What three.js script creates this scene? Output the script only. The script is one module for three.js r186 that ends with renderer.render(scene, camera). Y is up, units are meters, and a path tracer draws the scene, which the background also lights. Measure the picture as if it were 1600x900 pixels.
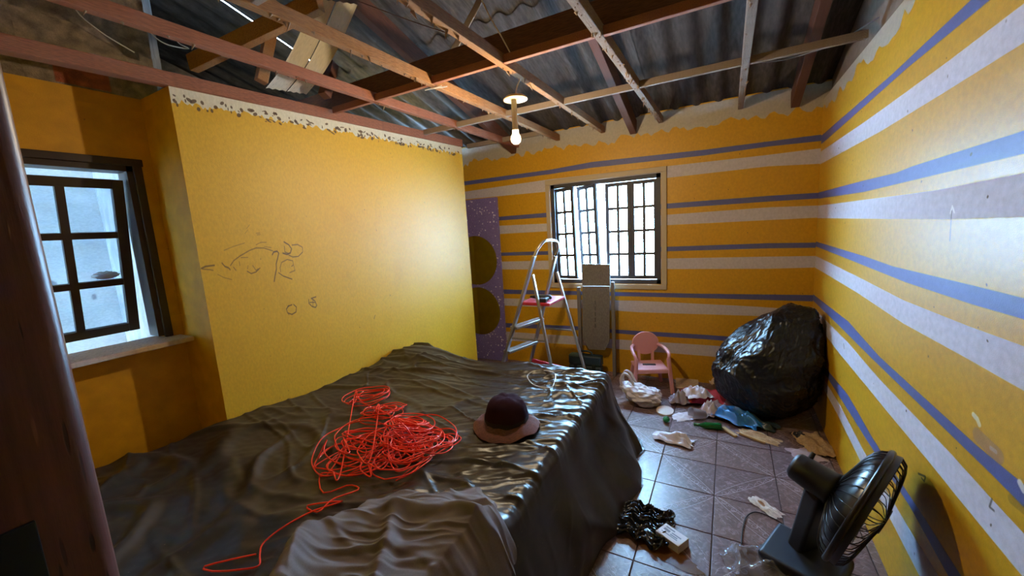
import * as THREE from 'three';
import { RoundedBoxGeometry } from 'three/addons/geometries/RoundedBoxGeometry.js';
import { mergeGeometries, mergeVertices } from 'three/addons/utils/BufferGeometryUtils.js';
import { createNoise3D } from 'simplex-noise';

// ---------------------------------------------------------------- camera, sky, exposure
const scene = new THREE.Scene();
const EYE = new THREE.Vector3(0, 1.6, 0), FOCAL = 617;
const camera = new THREE.PerspectiveCamera(2 * Math.atan(450 / FOCAL) * 180 / Math.PI, 16 / 9, 0.02, 200);
camera.position.copy(EYE);
camera.rotation.set(-8.427 * Math.PI / 180, 28.887 * Math.PI / 180, -3.458 * Math.PI / 180, 'YXZ');
camera.updateMatrixWorld(true);
const SKY_LEVEL = 280;
{ // bright bluish sky: even all round, a third darker at the horizon than overhead
  const w = 64, h = 64, d = new Float32Array(w * h * 4);
  for (let j = 0; j < h; j++) { const e = Math.max(0, Math.sin(((j + 0.5) / h - 0.5) * Math.PI)), k = 0.68 + 0.32 * e; for (let i = 0; i < w; i++) d.set([0.40 * k, 0.68 * k, 1.0 * k, 1], (j * w + i) * 4); }
  const t = new THREE.DataTexture(d, w, h, THREE.RGBAFormat, THREE.FloatType); t.mapping = THREE.EquirectangularReflectionMapping; t.magFilter = THREE.LinearFilter; t.needsUpdate = true;
  scene.background = t; scene.backgroundIntensity = SKY_LEVEL;
}
const renderer = new THREE.WebGLRenderer();
renderer.toneMapping = THREE.LinearToneMapping;
renderer.toneMappingExposure = 0.66;
renderer.shadowMap.enabled = true;
const BULB_INTENSITY = 6.5;

// ---------------------------------------------------------------- helpers
const V = (x, y, z) => new THREE.Vector3(x, y, z);
function rng(seed) { let s = seed | 0; return () => { s = (s + 0x6d2b79f5) | 0; let t = Math.imul(s ^ (s >>> 15), 1 | s); t = (t + Math.imul(t ^ (t >>> 7), 61 | t)) ^ t; return ((t ^ (t >>> 14)) >>> 0) / 4294967296; }; }
const rand = rng(7), noise = createNoise3D(rng(11));
const N = (x, y = 0, z = 0) => noise(x, y, z);
const fbm = (x, y, z = 0, o = 4) => { let s = 0, a = 0.5; for (let i = 0; i < o; i++) { s += a * noise(x, y, z + i * 7.3); x *= 2.03; y *= 2.03; a *= 0.5; } return s; };
const ridge = (v) => 1 - Math.abs(v) * 2;
const smooth = (a, b, x) => { const t = Math.min(1, Math.max(0, (x - a) / (b - a))); return t * t * (3 - 2 * t); };
// a pixel of the photograph gives a direction; the surface it lies on gives the distance
function dirOf(px, py) { return V(px - 800, -(py - 450), -FOCAL).applyQuaternion(camera.quaternion); }
function on(px, py, axis, value) { const d = dirOf(px, py), t = (value - EYE[axis]) / d[axis]; return EYE.clone().addScaledVector(d, t); }
function onPlane(px, py, point, normal) { const d = dirOf(px, py), t = point.clone().sub(EYE).dot(normal) / d.dot(normal); return EYE.clone().addScaledVector(d, t); }

const used = new Map();
function numbered(name) { const n = used.get(name) ?? 0; used.set(name, n + 1); return n ? `${name}_${String(n).padStart(3, '0')}` : name; }
function mark(o, label, category, opt = {}) {
  o.userData.label = label; o.userData.category = category;
  if (opt.group) o.userData.group = opt.group;
  if (opt.kind) o.userData.kind = opt.kind;
  return o;
}
function thing(name, label, category, at = [0, 0, 0], opt = {}) {
  const g = new THREE.Group(); g.name = numbered(name); g.position.set(...at); if (opt.turn) g.rotation.y = opt.turn;
  scene.add(g); return mark(g, label, category, opt);
}
function mesh(name, geo, mat, parent) {
  const m = new THREE.Mesh(geo, mat); m.name = name; m.castShadow = m.receiveShadow = true; parent.add(m); return m;
}
function solo(name, geo, mat, label, category, opt = {}) { const m = mesh(numbered(name), geo, mat, scene); return mark(m, label, category, opt); }
const box = (w, h, d, x = 0, y = 0, z = 0) => new THREE.BoxGeometry(w, h, d).translate(x, y, z);
const rbox = (w, h, d, x = 0, y = 0, z = 0, r = 0.006, s = 2) => new RoundedBoxGeometry(w, h, d, s, Math.min(r, w / 2.01, h / 2.01, d / 2.01)).translate(x, y, z);
// a bar from a to b; w across, h along `up`
function bar(a, b, w, h, up = V(0, 1, 0), r = 0.004) {
  const L = a.distanceTo(b), g = r ? rbox(w, h, L, 0, 0, 0, r, 1) : box(w, h, L);
  const z = b.clone().sub(a).normalize(); let x = up.clone().cross(z); if (x.lengthSq() < 1e-6) x = V(1, 0, 0); x.normalize();
  const y = z.clone().cross(x);
  return g.applyMatrix4(new THREE.Matrix4().makeBasis(x, y, z).setPosition(a.clone().add(b).multiplyScalar(0.5)));
}
const tube = (pts, r, seg = 64, rad = 8, closed = false) => new THREE.TubeGeometry(new THREE.CatmullRomCurve3(pts, closed, 'catmullrom', 0.5), seg, r, rad, closed);
// wall slab from an outline in (u, v), thickness along w; basis vectors in world
function slab(outline, holes, depth, ux, vy, wz, origin) {
  const s = new THREE.Shape(outline.map((p) => new THREE.Vector2(...p)));
  for (const h of holes) s.holes.push(new THREE.Path(h.map((p) => new THREE.Vector2(...p))));
  const g = new THREE.ExtrudeGeometry(s, { depth, bevelEnabled: false });
  return g.applyMatrix4(new THREE.Matrix4().makeBasis(ux, vy, wz).setPosition(origin));
}
const rect = (x0, y0, x1, y1) => [[x0, y0], [x1, y0], [x1, y1], [x0, y1]];
const rectHole = (x0, y0, x1, y1) => [[x0, y0], [x0, y1], [x1, y1], [x1, y0]];
function grid(nu, nv, f, uvScale = 1) {
  const pos = [], uv = [], idx = [];
  for (let j = 0; j <= nv; j++) for (let i = 0; i <= nu; i++) { const p = f(i / nu, j / nv); pos.push(p.x, p.y, p.z); uv.push(i / nu * uvScale, j / nv * uvScale); }
  for (let j = 0; j < nv; j++) for (let i = 0; i < nu; i++) { const a = j * (nu + 1) + i, b = a + 1, c = a + nu + 1, d = c + 1; idx.push(a, b, d, a, d, c); }
  const g = new THREE.BufferGeometry(); g.setAttribute('position', new THREE.Float32BufferAttribute(pos, 3)); g.setAttribute('uv', new THREE.Float32BufferAttribute(uv, 2)); g.setIndex(idx); g.computeVertexNormals(); return g;
}
function lump(detail, f) { let g = new THREE.IcosahedronGeometry(1, detail); g.deleteAttribute('uv'); g.deleteAttribute('normal'); g = mergeVertices(g, 1e-5); const p = g.attributes.position, v = V(); for (let i = 0; i < p.count; i++) { v.fromBufferAttribute(p, i); const q = f(v.clone()); p.setXYZ(i, q.x, q.y, q.z); } g.computeVertexNormals(); return g; }

// ---------------------------------------------------------------- textures
function canvas(w, h, draw) { const c = document.createElement('canvas'); c.width = w; c.height = h; draw(c.getContext('2d'), w, h); return c; }
function tex(c, srgb = true) { const t = new THREE.CanvasTexture(c); if (srgb) t.colorSpace = THREE.SRGBColorSpace; t.wrapS = t.wrapT = THREE.RepeatWrapping; t.magFilter = THREE.LinearFilter; return t; }
function grain(g, w, h, amount, scale, seed, stretchX = 1) {
  const im = g.getImageData(0, 0, w, h), d = im.data, r = rng(seed);
  for (let y = 0; y < h; y++) for (let x = 0; x < w; x++) {
    const i = (y * w + x) * 4, k = 1 + amount * (0.65 * fbm(x / scale / stretchX, y / scale, seed, 3) + 0.3 * (r() - 0.5));
    d[i] = Math.min(255, d[i] * k); d[i + 1] = Math.min(255, d[i + 1] * k); d[i + 2] = Math.min(255, d[i + 2] * k);
  }
  g.putImageData(im, 0, 0);
}
function plain(hex, { amount = 0.15, scale = 30, size = 256, stretch = 1, seed = 3, per = 1, rough = 0.7, bump = 0, extra, spec = 1 } = {}) {
  const c = canvas(size, size, (g, w, h) => { g.fillStyle = hex; g.fillRect(0, 0, w, h); extra?.(g, w, h); grain(g, w, h, amount, scale, seed, stretch); });
  const t = tex(c); t.repeat.set(1 / per, 1 / per);
  const m = new THREE.MeshPhysicalMaterial({ map: t, roughness: rough, specularIntensity: spec, side: THREE.DoubleSide });
  if (bump) { const b = tex(c, false); b.repeat.copy(t.repeat); m.bumpMap = b; m.bumpScale = bump; }
  return m;
}
const flat = (hex, rough = 0.6, extra = {}) => new THREE.MeshPhysicalMaterial({ color: hex, roughness: rough, side: THREE.DoubleSide, ...extra });

const YELLOW = '#c99513', WHITE = '#c3bcc6', BLUE = '#575b94', PLASTER = '#b3a898';
const bumpTex = (() => { const c = canvas(512, 512, (g, w, h) => { g.fillStyle = '#808080'; g.fillRect(0, 0, w, h); grain(g, w, h, 0.8, 5, 21); }); const t = tex(c, false); t.repeat.set(1 / 0.5, 1 / 0.5); return t; })();

// wall paint: canvas in metres (u to the right, v up), W x H metres
function paintWall(W, H, u0, draw, roughDraw) {
  const cw = 2048, ch = 1024, sx = cw / W, sy = ch / H;
  const X = (u) => (u - u0) * sx, Y = (v) => ch - v * sy;
  const c = canvas(cw, ch, (g) => { draw(g, X, Y, cw, ch, sx); grain(g, cw, ch, 0.1, 14, 5); });
  const t = tex(c); t.repeat.set(1 / W, 1 / H); t.offset.set(-u0 / W, 0);
  const m = new THREE.MeshPhysicalMaterial({ map: t, roughness: 0.5, bumpMap: bumpTex, bumpScale: 0.0012 });
  if (roughDraw) { const r = canvas(cw / 2, ch / 2, (g) => { g.scale(0.5, 0.5); roughDraw(g, X, Y, cw, ch); }); const rt = tex(r, false); rt.repeat.copy(t.repeat); rt.offset.copy(t.offset); m.roughnessMap = rt; m.roughness = 1; }
  return m;
}
function stroke(g, pts, X, Y, width, style, alpha = 1) { g.globalAlpha = alpha; g.strokeStyle = style; g.lineWidth = width; g.lineCap = g.lineJoin = 'round'; g.beginPath(); pts.forEach(([u, v], i) => (i ? g.lineTo(X(u), Y(v)) : g.moveTo(X(u), Y(v)))); g.stroke(); g.globalAlpha = 1; }
function specks(g, cw, ch, n, seed, color, lo = 1, hi = 4) { const r = rng(seed); g.fillStyle = color; for (let i = 0; i < n; i++) { g.globalAlpha = 0.3 + 0.6 * r(); g.beginPath(); g.ellipse(r() * cw, r() * ch, lo + r() * (hi - lo), lo + r() * (hi - lo) * 0.8, r() * 3, 0, 7); g.fill(); } g.globalAlpha = 1; }
// a painted band between two edges given as photo pixels on that wall
function band(g, X, Y, top, bottom, color, toUV, uLo, uHi) {
  const ext = (e) => { const q = e.map(([x, y]) => toUV(x, y)).sort((a, b) => a[0] - b[0]); q.unshift([uLo, q[0][1]]); q.push([uHi, q[q.length - 1][1]]); return q; };
  const a = ext(top), b = ext(bottom).reverse();
  g.fillStyle = color; g.beginPath(); [...a, ...b].forEach(([u, v], i) => (i ? g.lineTo(X(u), Y(v)) : g.moveTo(X(u), Y(v)))); g.closePath(); g.fill();
}

// ---------------------------------------------------------------- room dimensions (metres)
const XR = 0.645, ZB = -4.11, HW = 2.47, XL = -3.0, ZR = -1.13, SLOPE = 0.29;
const PA = V(-2.65, 0, -1.13), PB = V(-2.43, 0, -3.51);            // partition face, near and far end
const roofY = (z) => 2.56 + SLOPE * (z - ZB);
const HALL = 1.5;
const BLACKISH = { rough: 0.85 };

// ---- floor: grout bed with single tiles
const PITCH = 0.3265;
{
  const floor = solo('floor', box(XR + 3.12 + 0.1, 0.1, HALL - ZB + 0.1, (XR - 3.12) / 2, -0.058, (HALL + ZB) / 2), plain('#5b4c47', { rough: 0.9 }), 'worn mauve ceramic tile floor with dark grout joints', 'floor', { kind: 'structure' });
  const pattern = (seed, tone) => {
    const c = canvas(512, 512, (g, w) => {
      g.fillStyle = tone; g.fillRect(0, 0, w, w);
      const r = rng(seed);
      for (let i = 0; i < 260; i++) { g.globalAlpha = 0.10 + r() * 0.14; g.fillStyle = r() < 0.5 ? '#6b5350' : '#b9a6ab'; g.beginPath(); g.ellipse(r() * w, r() * w, 5 + r() * 38, 3 + r() * 12, 2.2 + r(), 0, 7); g.fill(); }
      g.strokeStyle = '#c4b6be'; g.lineCap = 'round';
      g.globalAlpha = 0.75;
      for (const o of [-62, 62]) { g.lineWidth = 5; g.beginPath(); g.moveTo(o < 0 ? 0 : o * 0.3, o < 0 ? -o * 0.3 : 0); g.quadraticCurveTo(256 + o * 0.8, 256 - o * 0.8, o < 0 ? 512 + o * 0.3 : 512, o < 0 ? 512 : 512 - o * 0.3); g.stroke(); }
      g.lineWidth = 4;
      for (let k = 0; k < 6; k++) { const t = 70 + k * 74; g.beginPath(); g.arc(t + 8, t - 8, 20, 0.3, 5.2); g.stroke(); g.beginPath(); g.moveTo(t + 28, t - 8); g.bezierCurveTo(t + 50, t - 20, t + 30, t + 40, t + 60, t + 34); g.stroke(); }
      g.globalAlpha = 0.5; g.lineWidth = 2.5;
      for (let i = 0; i < 70; i++) { const x = r() * w, y = r() * w, a = 0.5 + r() * 0.6; g.beginPath(); g.moveTo(x, y); g.quadraticCurveTo(x + 20 * Math.cos(a) + 8, y + 20 * Math.sin(a) - 8, x + 45 * Math.cos(a), y + 45 * Math.sin(a)); g.stroke(); }
      g.globalAlpha = 1;
      specks(g, w, w, 18, seed + 1, '#3a2c28', 1, 5);
      grain(g, w, w, 0.25, 40, seed);
    });
    const b = tex(c, false);
    return new THREE.MeshPhysicalMaterial({ map: tex(c), roughness: 0.33, bumpMap: b, bumpScale: 0.0025 });
  };
  const mats = [pattern(31, '#6f5955'), pattern(47, '#6a5656')];
  const T = PITCH - 0.005, geos = [0, 1, 2, 3].map((k) => {
    const g = rbox(T, 0.008, T, 0, 0, 0, 0.002, 1), p = g.attributes.position, uv = g.attributes.uv;
    for (let i = 0; i < p.count; i++) { let u = p.getX(i) / T, v = p.getZ(i) / T; for (let q = 0; q < k; q++) [u, v] = [v, -u]; uv.setXY(i, u + 0.5, v + 0.5); }
    return g;
  });
  for (let i = -10; i <= 2; i++) for (let j = -7; j <= 11; j++) {
    const x0 = -0.0435 + i * PITCH, z0 = -2.036 + j * PITCH, x = x0 + PITCH / 2, z = z0 + PITCH / 2;
    if (x - T / 2 > XR || z + T / 2 < ZB || z - T / 2 > HALL || x + T / 2 < -3.1) continue;
    const k = ((i + j) & 1) + 2 * (rand() < 0.5 ? 1 : 0), t = mesh('tile', geos[k], mats[rand() < 0.5 ? 0 : 1], floor);
    t.position.set(x, -0.004 - rand() * 0.0008, z); t.rotation.set((rand() - 0.5) * 0.002, 0, (rand() - 0.5) * 0.002);
  }
}

// ---- wall_right: stripes
{
  const uv = (x, y) => { const p = on(x, y, 'x', XR); return [-p.z, p.y]; }, u0 = -HALL - 0.1, W = HALL + 0.1 - ZB + 0.1, H = HW;
  const S = [
    [BLUE, [[1287, 209], [1395, 115], [1517, 0]], [[1291, 219], [1417, 107], [1547, 0]]],
    [WHITE, [[1285, 235], [1350, 191], [1407, 150], [1482, 95], [1600, 5]], [[1285, 255], [1375, 206], [1467, 150], [1600, 67]]],
    [BLUE, [[1282, 300], [1350, 282], [1400, 270], [1425, 260], [1600, 204]], [[1282, 310], [1350, 300], [1425, 282], [1600, 240]]],
    [WHITE, [[1282, 321], [1350, 312], [1412, 304], [1462, 297], [1600, 270]], [[1282, 341], [1350, 342], [1475, 343], [1600, 339]]],
    [BLUE, [[1280, 379], [1350, 400], [1395, 416], [1520, 446], [1600, 466]], [[1280, 387], [1350, 415], [1415, 441], [1520, 476], [1600, 499]]],
    [WHITE, [[1275, 400], [1350, 437], [1412, 469], [1512, 509], [1600, 541]], [[1275, 419], [1337, 456], [1412, 506], [1512, 561], [1600, 611]]],
    [BLUE, [[1272, 461], [1325, 502], [1375, 558], [1437, 615], [1525, 695], [1600, 757]], [[1272, 471], [1312, 510], [1362, 560], [1450, 645], [1550, 742], [1600, 793]]],
    [WHITE, [[1277, 487], [1325, 535], [1375, 593], [1425, 645], [1487, 710], [1552, 782]], [[1277, 507], [1312, 553], [1350, 599], [1400, 660], [1450, 720], [1500, 782], [1560, 855]]],
    [BLUE, [[1282, 565], [1325, 617], [1362, 682], [1392, 730], [1445, 810], [1500, 897]], [[1282, 573], [1315, 625], [1352, 684], [1375, 720], [1422, 792], [1480, 897]]],
    [WHITE, [[1282, 584], [1312, 632], [1350, 705], [1420, 825], [1465, 897]], [[1285, 605], [1307, 645], [1340, 712], [1435, 897]]],
  ];
  const m = paintWall(W, H, u0, (g, X, Y, cw, ch) => {
    g.fillStyle = YELLOW; g.fillRect(0, 0, cw, ch);
    for (const [c, a, b] of S) band(g, X, Y, a, b, c, uv, u0, -ZB);
    g.fillStyle = PLASTER; g.beginPath(); g.moveTo(0, 0); for (let x = 0; x <= cw; x += 16) g.lineTo(x, 34 + 16 * N(x / 60, 3) + 8 * N(x / 11, 9)); g.lineTo(cw, 0); g.fill();
    specks(g, cw, ch, 130, 61, '#3b2c1c', 0.8, 2.6);
    const mk = (pts, w, s, a) => stroke(g, pts.map(([x, y]) => uv(x, y)), X, Y, w, s, a);
    mk([[1435, 740], [1446, 745], [1444, 752], [1440, 747]], 3, '#3a2614', 0.9);
    mk([[1521, 648], [1527, 655], [1530, 663]], 7, '#e8e4dc', 0.9); mk([[1548, 700], [1556, 706]], 5, '#e8e4dc', 0.8); mk([[1594, 755], [1599, 765]], 8, '#e8e4dc', 0.9);
    mk([[1485, 333], [1488, 322], [1491, 332]], 3, '#efecea', 0.8); mk([[1487, 330], [1484, 376]], 2, '#5e5a58', 0.6);
    mk([[1527, 680], [1560, 712]], 18, '#9a7a86', 0.55); mk([[1580, 780], [1598, 795]], 10, '#44382c', 0.3);
    mk([[1550, 780], [1546, 792], [1553, 798]], 2.5, '#3a3430', 0.7); mk([[1318, 537], [1319, 545]], 3, '#4a4038', 0.8);
  }, (g, X, Y, cw, ch) => {
    g.fillStyle = '#696969'; g.fillRect(0, 0, cw, ch);
    for (const [c, a, b] of S) band(g, X, Y, a, b, c === WHITE ? '#c8c8c8' : '#7c7c7c', uv, u0, -ZB);
  });
  m.bumpScale = 0.001;
  solo('wall_right', slab(rect(u0, 0, -ZB + 0.15, HW), [], 0.15, V(0, 0, -1), V(0, 1, 0), V(1, 0, 0), V(XR, 0, 0)), m, 'yellow painted wall with white and periwinkle horizontal stripes beside the fan', 'wall', { kind: 'structure' });
  solo('wall_right_gable', slab([[u0, HW], [-ZB + 0.15, HW], [-ZB + 0.15, roofY(ZB - 0.15) + 0.06], [u0, roofY(-u0) + 0.06]], [], 0.1, V(0, 0, -1), V(0, 1, 0), V(1, 0, 0), V(XR + 0.05, 0, 0)), plain('#7d6f63', { per: 0.6, rough: 0.95, bump: 0.01 }), 'bare gable masonry above the striped wall', 'wall', { kind: 'structure' });
}

// ---- wall_back: stripes and the window opening
const WX0 = -1.715, WX1 = -0.575, WY0 = 0.975, WY1 = 2.05;
{
  const uv = (x, y) => { const p = on(x, y, 'z', ZB); return [p.x, p.y]; }, u0 = -3.25, W = XR + 0.15 + 3.25, H = 2.6;
  const S = [
    [BLUE, [[722, 284], [860, 265], [925, 253], [1100, 234], [1200, 221], [1285, 210]], [[722, 290], [860, 272], [925, 262], [1100, 243], [1200, 229], [1285, 220]]],
    [WHITE, [[722, 300], [860, 280], [1200, 242], [1280, 232]], [[722, 312], [860, 299], [1200, 260], [1280, 256]]],
    [BLUE, [[775, 339], [860, 332], [1200, 306], [1280, 301]], [[775, 345], [860, 339], [1200, 315], [1280, 310]]],
    [WHITE, [[775, 353], [860, 349], [1200, 324], [1280, 321]], [[775, 366], [862, 361], [1200, 344], [1280, 340]]],
    [BLUE, [[775, 395], [862, 392], [1200, 380], [1280, 379]], [[775, 400], [862, 398], [1200, 388], [1280, 387]]],
    [WHITE, [[775, 409], [862, 407], [1200, 401], [1275, 400]], [[775, 421], [862, 421], [1200, 420], [1275, 418]]],
    [BLUE, [[775, 452], [907, 455], [1100, 459], [1272, 461]], [[775, 459], [907, 461], [1100, 466], [1272, 471]]],
    [WHITE, [[775, 466], [1000, 470], [1180, 479], [1270, 485]], [[775, 477], [907, 482], [1000, 488], [1190, 494], [1270, 501]]],
    [BLUE, [[775, 504], [907, 510], [962, 515], [1100, 523], [1140, 526]], [[775, 511], [907, 516], [1000, 524], [1100, 530], [1138, 533]]],
    [WHITE, [[775, 517], [907, 526], [960, 530], [1100, 539]], [[775, 531], [907, 539], [960, 545], [1100, 556]]],
  ];
  const m = paintWall(W, H, u0, (g, X, Y, cw, ch) => {
    g.fillStyle = YELLOW; g.fillRect(0, 0, cw, ch);
    for (const [c, a, b] of S) band(g, X, Y, a, b, c, uv, u0, XR);
    g.fillStyle = PLASTER; g.beginPath(); g.moveTo(0, 0); for (let x = 0; x <= cw; x += 16) g.lineTo(x, Y(2.42) + 14 * N(x / 50, 13) + 7 * N(x / 9, 9)); g.lineTo(cw, 0); g.fill();
    specks(g, cw, ch, 90, 62, '#3b2c1c', 0.8, 2.2);
  }, (g, X, Y, cw, ch) => {
    g.fillStyle = '#7a7a7a'; g.fillRect(0, 0, cw, ch);
    for (const [c, a, b] of S) band(g, X, Y, a, b, c === WHITE ? '#c8c8c8' : '#808080', uv, u0, XR);
  });
  solo('wall_back', slab(rect(-3.25, 0, XR + 0.15, 2.61), [rectHole(WX0, WY0, WX1, WY1)], 0.15, V(1, 0, 0), V(0, 1, 0), V(0, 0, 1), V(0, 0, ZB - 0.15)), m, 'yellow wall with white and periwinkle stripes around the bright window', 'wall', { kind: 'structure' });
}

// ---- partition with the scribbles, its return and the wall with the side window
const paintY = (amount, seed, rough = 0.5) => { const m = plain(YELLOW, { amount, scale: 60, size: 512, per: 1.2, seed, rough, extra: (g, w, h) => specks(g, w, h, 14, seed + 5, '#5a3c14', 0.6, 2) }); m.bumpMap = bumpTex; m.bumpScale = 0.0012; return m; };
{
  const d = PA.clone().sub(PB), L = d.length(), ux = d.clone().normalize(), wz = ux.clone().cross(V(0, 1, 0)), nrm = wz.clone().negate();
  const uv = (x, y) => { const p = onPlane(x, y, PB, nrm); return [p.clone().sub(PB).dot(ux), p.y]; };
  const m = paintWall(L + 0.02, HW, 0, (g, X, Y, cw, ch, sx) => {
    g.fillStyle = YELLOW; g.fillRect(0, 0, cw, ch);
    const r = rng(77);
    for (let i = 0; i < 26; i++) { g.globalAlpha = 0.05; g.fillStyle = r() < 0.6 ? '#9c6410' : '#e6c468'; g.beginPath(); g.ellipse(r() * cw, ch * (0.3 + r() * 0.6), 20 + r() * 120, 15 + r() * 60, r() * 3, 0, 7); g.fill(); }
    g.globalAlpha = 1;
    g.fillStyle = '#cdbf9f'; g.beginPath(); g.moveTo(0, 0); for (let x = 0; x <= cw; x += 10) g.lineTo(x, 30 + 7 * N(x / 40, 3) + 6 * N(x / 8, 9)); g.lineTo(cw, 0); g.fill();
    const r2 = rng(5); g.fillStyle = '#3c2410'; for (let i = 0; i < 150; i++) { g.globalAlpha = 0.75; g.beginPath(); g.ellipse(r2() * cw, 14 + r2() * 26, 2 + r2() * 14, 1 + r2() * 4, (r2() - 0.5) * 0.6, 0, 7); g.fill(); } g.globalAlpha = 1;
    specks(g, cw, ch, 70, 63, '#4b3010', 0.8, 3);
    const mk = (pts, w = 3, a = 0.75, s = '#4f3312') => stroke(g, pts.map(([x, y]) => uv(x, y)), X, Y, w, s, a);
    // children's scribbles, traced from the photograph (crop at 240,340, four times enlarged)
    const q = (list, w, a) => mk(list.map(([x, y]) => [240 + x / 4, 340 + y / 4]), w, a);
    q([[742, 232], [750, 215], [772, 210], [782, 222], [776, 250], [766, 290], [768, 320], [760, 360], [754, 398]], 4, 0.9);
    q([[782, 345], [810, 365], [865, 385]], 3, 0.8); q([[795, 340], [790, 315], [800, 280], [835, 262], [870, 270], [874, 295], [862, 305]], 3, 0.6); q([[876, 300], [884, 330], [850, 345]], 3, 0.5);
    q([[815, 152], [845, 170], [862, 195], [855, 220], [835, 230], [808, 222]], 4, 0.85); q([[865, 172], [900, 168], [930, 185], [932, 215], [905, 242], [870, 246], [845, 235]], 3, 0.7); q([[818, 180], [820, 215], [845, 225]], 3, 0.7);
    q([[480, 300], [500, 270], [540, 240], [600, 205], [640, 190], [690, 190], [745, 208]], 3, 0.6); q([[440, 205], [500, 180], [570, 158]], 2, 0.45); q([[640, 170], [670, 155], [705, 155]], 2, 0.5); q([[690, 180], [735, 188]], 2, 0.5);
    q([[298, 318], [325, 305], [380, 298]], 4, 0.7); q([[305, 322], [350, 325], [372, 330]], 3, 0.5); q([[428, 285], [445, 305], [470, 315], [478, 325]], 4, 0.7); q([[400, 355], [440, 375], [490, 388]], 2, 0.45); q([[500, 310], [515, 330]], 3, 0.6); q([[535, 275], [540, 298]], 3, 0.5);
    q([[585, 335], [610, 350], [640, 340], [665, 315]], 3, 0.7); q([[590, 300], [588, 320]], 3, 0.5); q([[620, 300], [640, 330], [655, 320]], 3, 0.5); q([[545, 250], [590, 248]], 2, 0.5);
    q([[640, 98], [665, 96]], 2, 0.4); q([[645, 108], [668, 106]], 2, 0.4); q([[580, 70], [600, 45]], 2, 0.35); q([[570, 100], [590, 75]], 2, 0.3);
    q([[845, 550], [830, 572], [838, 596], [865, 605], [890, 590], [893, 560], [875, 543]], 3.5, 0.8); q([[838, 555], [865, 545]], 3.5, 0.8);
    q([[970, 512], [970, 535], [990, 555], [1012, 562], [1020, 548], [1008, 520], [985, 505], [1015, 495]], 3.5, 0.8); q([[975, 530], [1012, 530]], 3, 0.7); q([[996, 512], [996, 550]], 3, 0.7); q([[1385, 610], [1378, 632]], 4, 0.6);
  });
  solo('wall_left_partition', slab(rect(0, 0, L, HW), [], 0.12, ux, V(0, 1, 0), wz, PB), m, 'bright yellow partition wall with scribbles above the covered bed', 'wall', { kind: 'structure' });
  solo('wall_left_return', slab(rect(XL - 0.15, 0, PA.x, HW), [], 0.12, V(1, 0, 0), V(0, 1, 0), V(0, 0, 1), V(0, 0, ZR - 0.12)), paintY(0.14, 8), 'narrow orange yellow wall end between window and partition', 'wall', { kind: 'structure' });
  solo('wall_left_end', slab(rect(-3.15, 0, PB.x - 0.03, HW), [], 0.12, V(1, 0, 0), V(0, 1, 0), V(0, 0, 1), V(0, 0, PB.z)), paintY(0.14, 9), 'yellow end of the partition facing the glitter panel', 'wall', { kind: 'structure' });
  solo('wall_left_alcove', box(0.12, HW, 0.75, -3.12, HW / 2, -3.8), paintY(0.14, 10), 'yellow alcove wall behind the partition next to glitter panel', 'wall', { kind: 'structure' });
  const plasterTop = plain('#8d8376', { per: 0.8, rough: 0.95, amount: 0.5, bump: 0.01 });
  solo('ceiling_slab', box(1.7, 0.08, 2.3, -3.6, HW - 0.06, -2.38), plasterTop, 'rough slab closing the closet behind the partition', 'slab', { kind: 'structure' });
  // window wall of the recess
  const lw = paintY(0.14, 12);
  solo('wall_left', slab(rect(ZR, 0, 0.05, HW), [rectHole(-1.04, 1.06, -0.22, 2.09)], 0.15, V(0, 0, 1), V(0, 1, 0), V(-1, 0, 0), V(XL, 0, 0)), lw, 'orange yellow wall with the dark framed side window', 'wall', { kind: 'structure' });
  const brick = plain('#7d6f63', { per: 0.7, rough: 0.97, amount: 0.55, bump: 0.02, extra: (g, w, h) => { g.fillStyle = '#8a4a34'; g.fillRect(w * 0.55, h * 0.2, w * 0.3, h * 0.25); } });
  solo('wall_left_gable', slab([[ZR - 0.1, HW], [HALL, HW], [HALL, roofY(HALL) + 0.06], [ZR - 0.1, roofY(ZR - 0.1) + 0.06]], [], 0.12, V(0, 0, 1), V(0, 1, 0), V(-1, 0, 0), V(XL - 0.02, 0, 0)), brick, 'patchy unpainted plaster and brick gable above side window', 'wall', { kind: 'structure' });
  const dark = plain('#7d6f63', { per: 0.7, rough: 0.97, amount: 0.4 });
  solo('wall_left_outer', slab([[ZB - 0.15, 2.4], [ZR - 0.07, 2.4], [ZR - 0.07, roofY(ZR) + 0.06], [ZB - 0.15, roofY(ZB - 0.15) + 0.06]], [], 0.12, V(0, 0, 1), V(0, 1, 0), V(-1, 0, 0), V(-4.45, 0, 0)), dark, 'bare masonry closing the roof space beyond the partition', 'wall', { kind: 'structure' });
  solo('wall_left_outer_end', box(1.4, roofY(ZR) + 0.05, 0.12, -3.84, (roofY(ZR) + 0.05) / 2, ZR - 0.13), plain('#8b8d92', { per: 0.8, rough: 0.95, amount: 0.3 }), 'grey plastered outside wall next to the side window', 'wall', { kind: 'structure' });
  solo('wall_back_outer', box(1.4, 2.61, 0.15, -3.9, 1.305, ZB - 0.075), dark, 'bare masonry wall behind the closet', 'wall', { kind: 'structure' });
}
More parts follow.
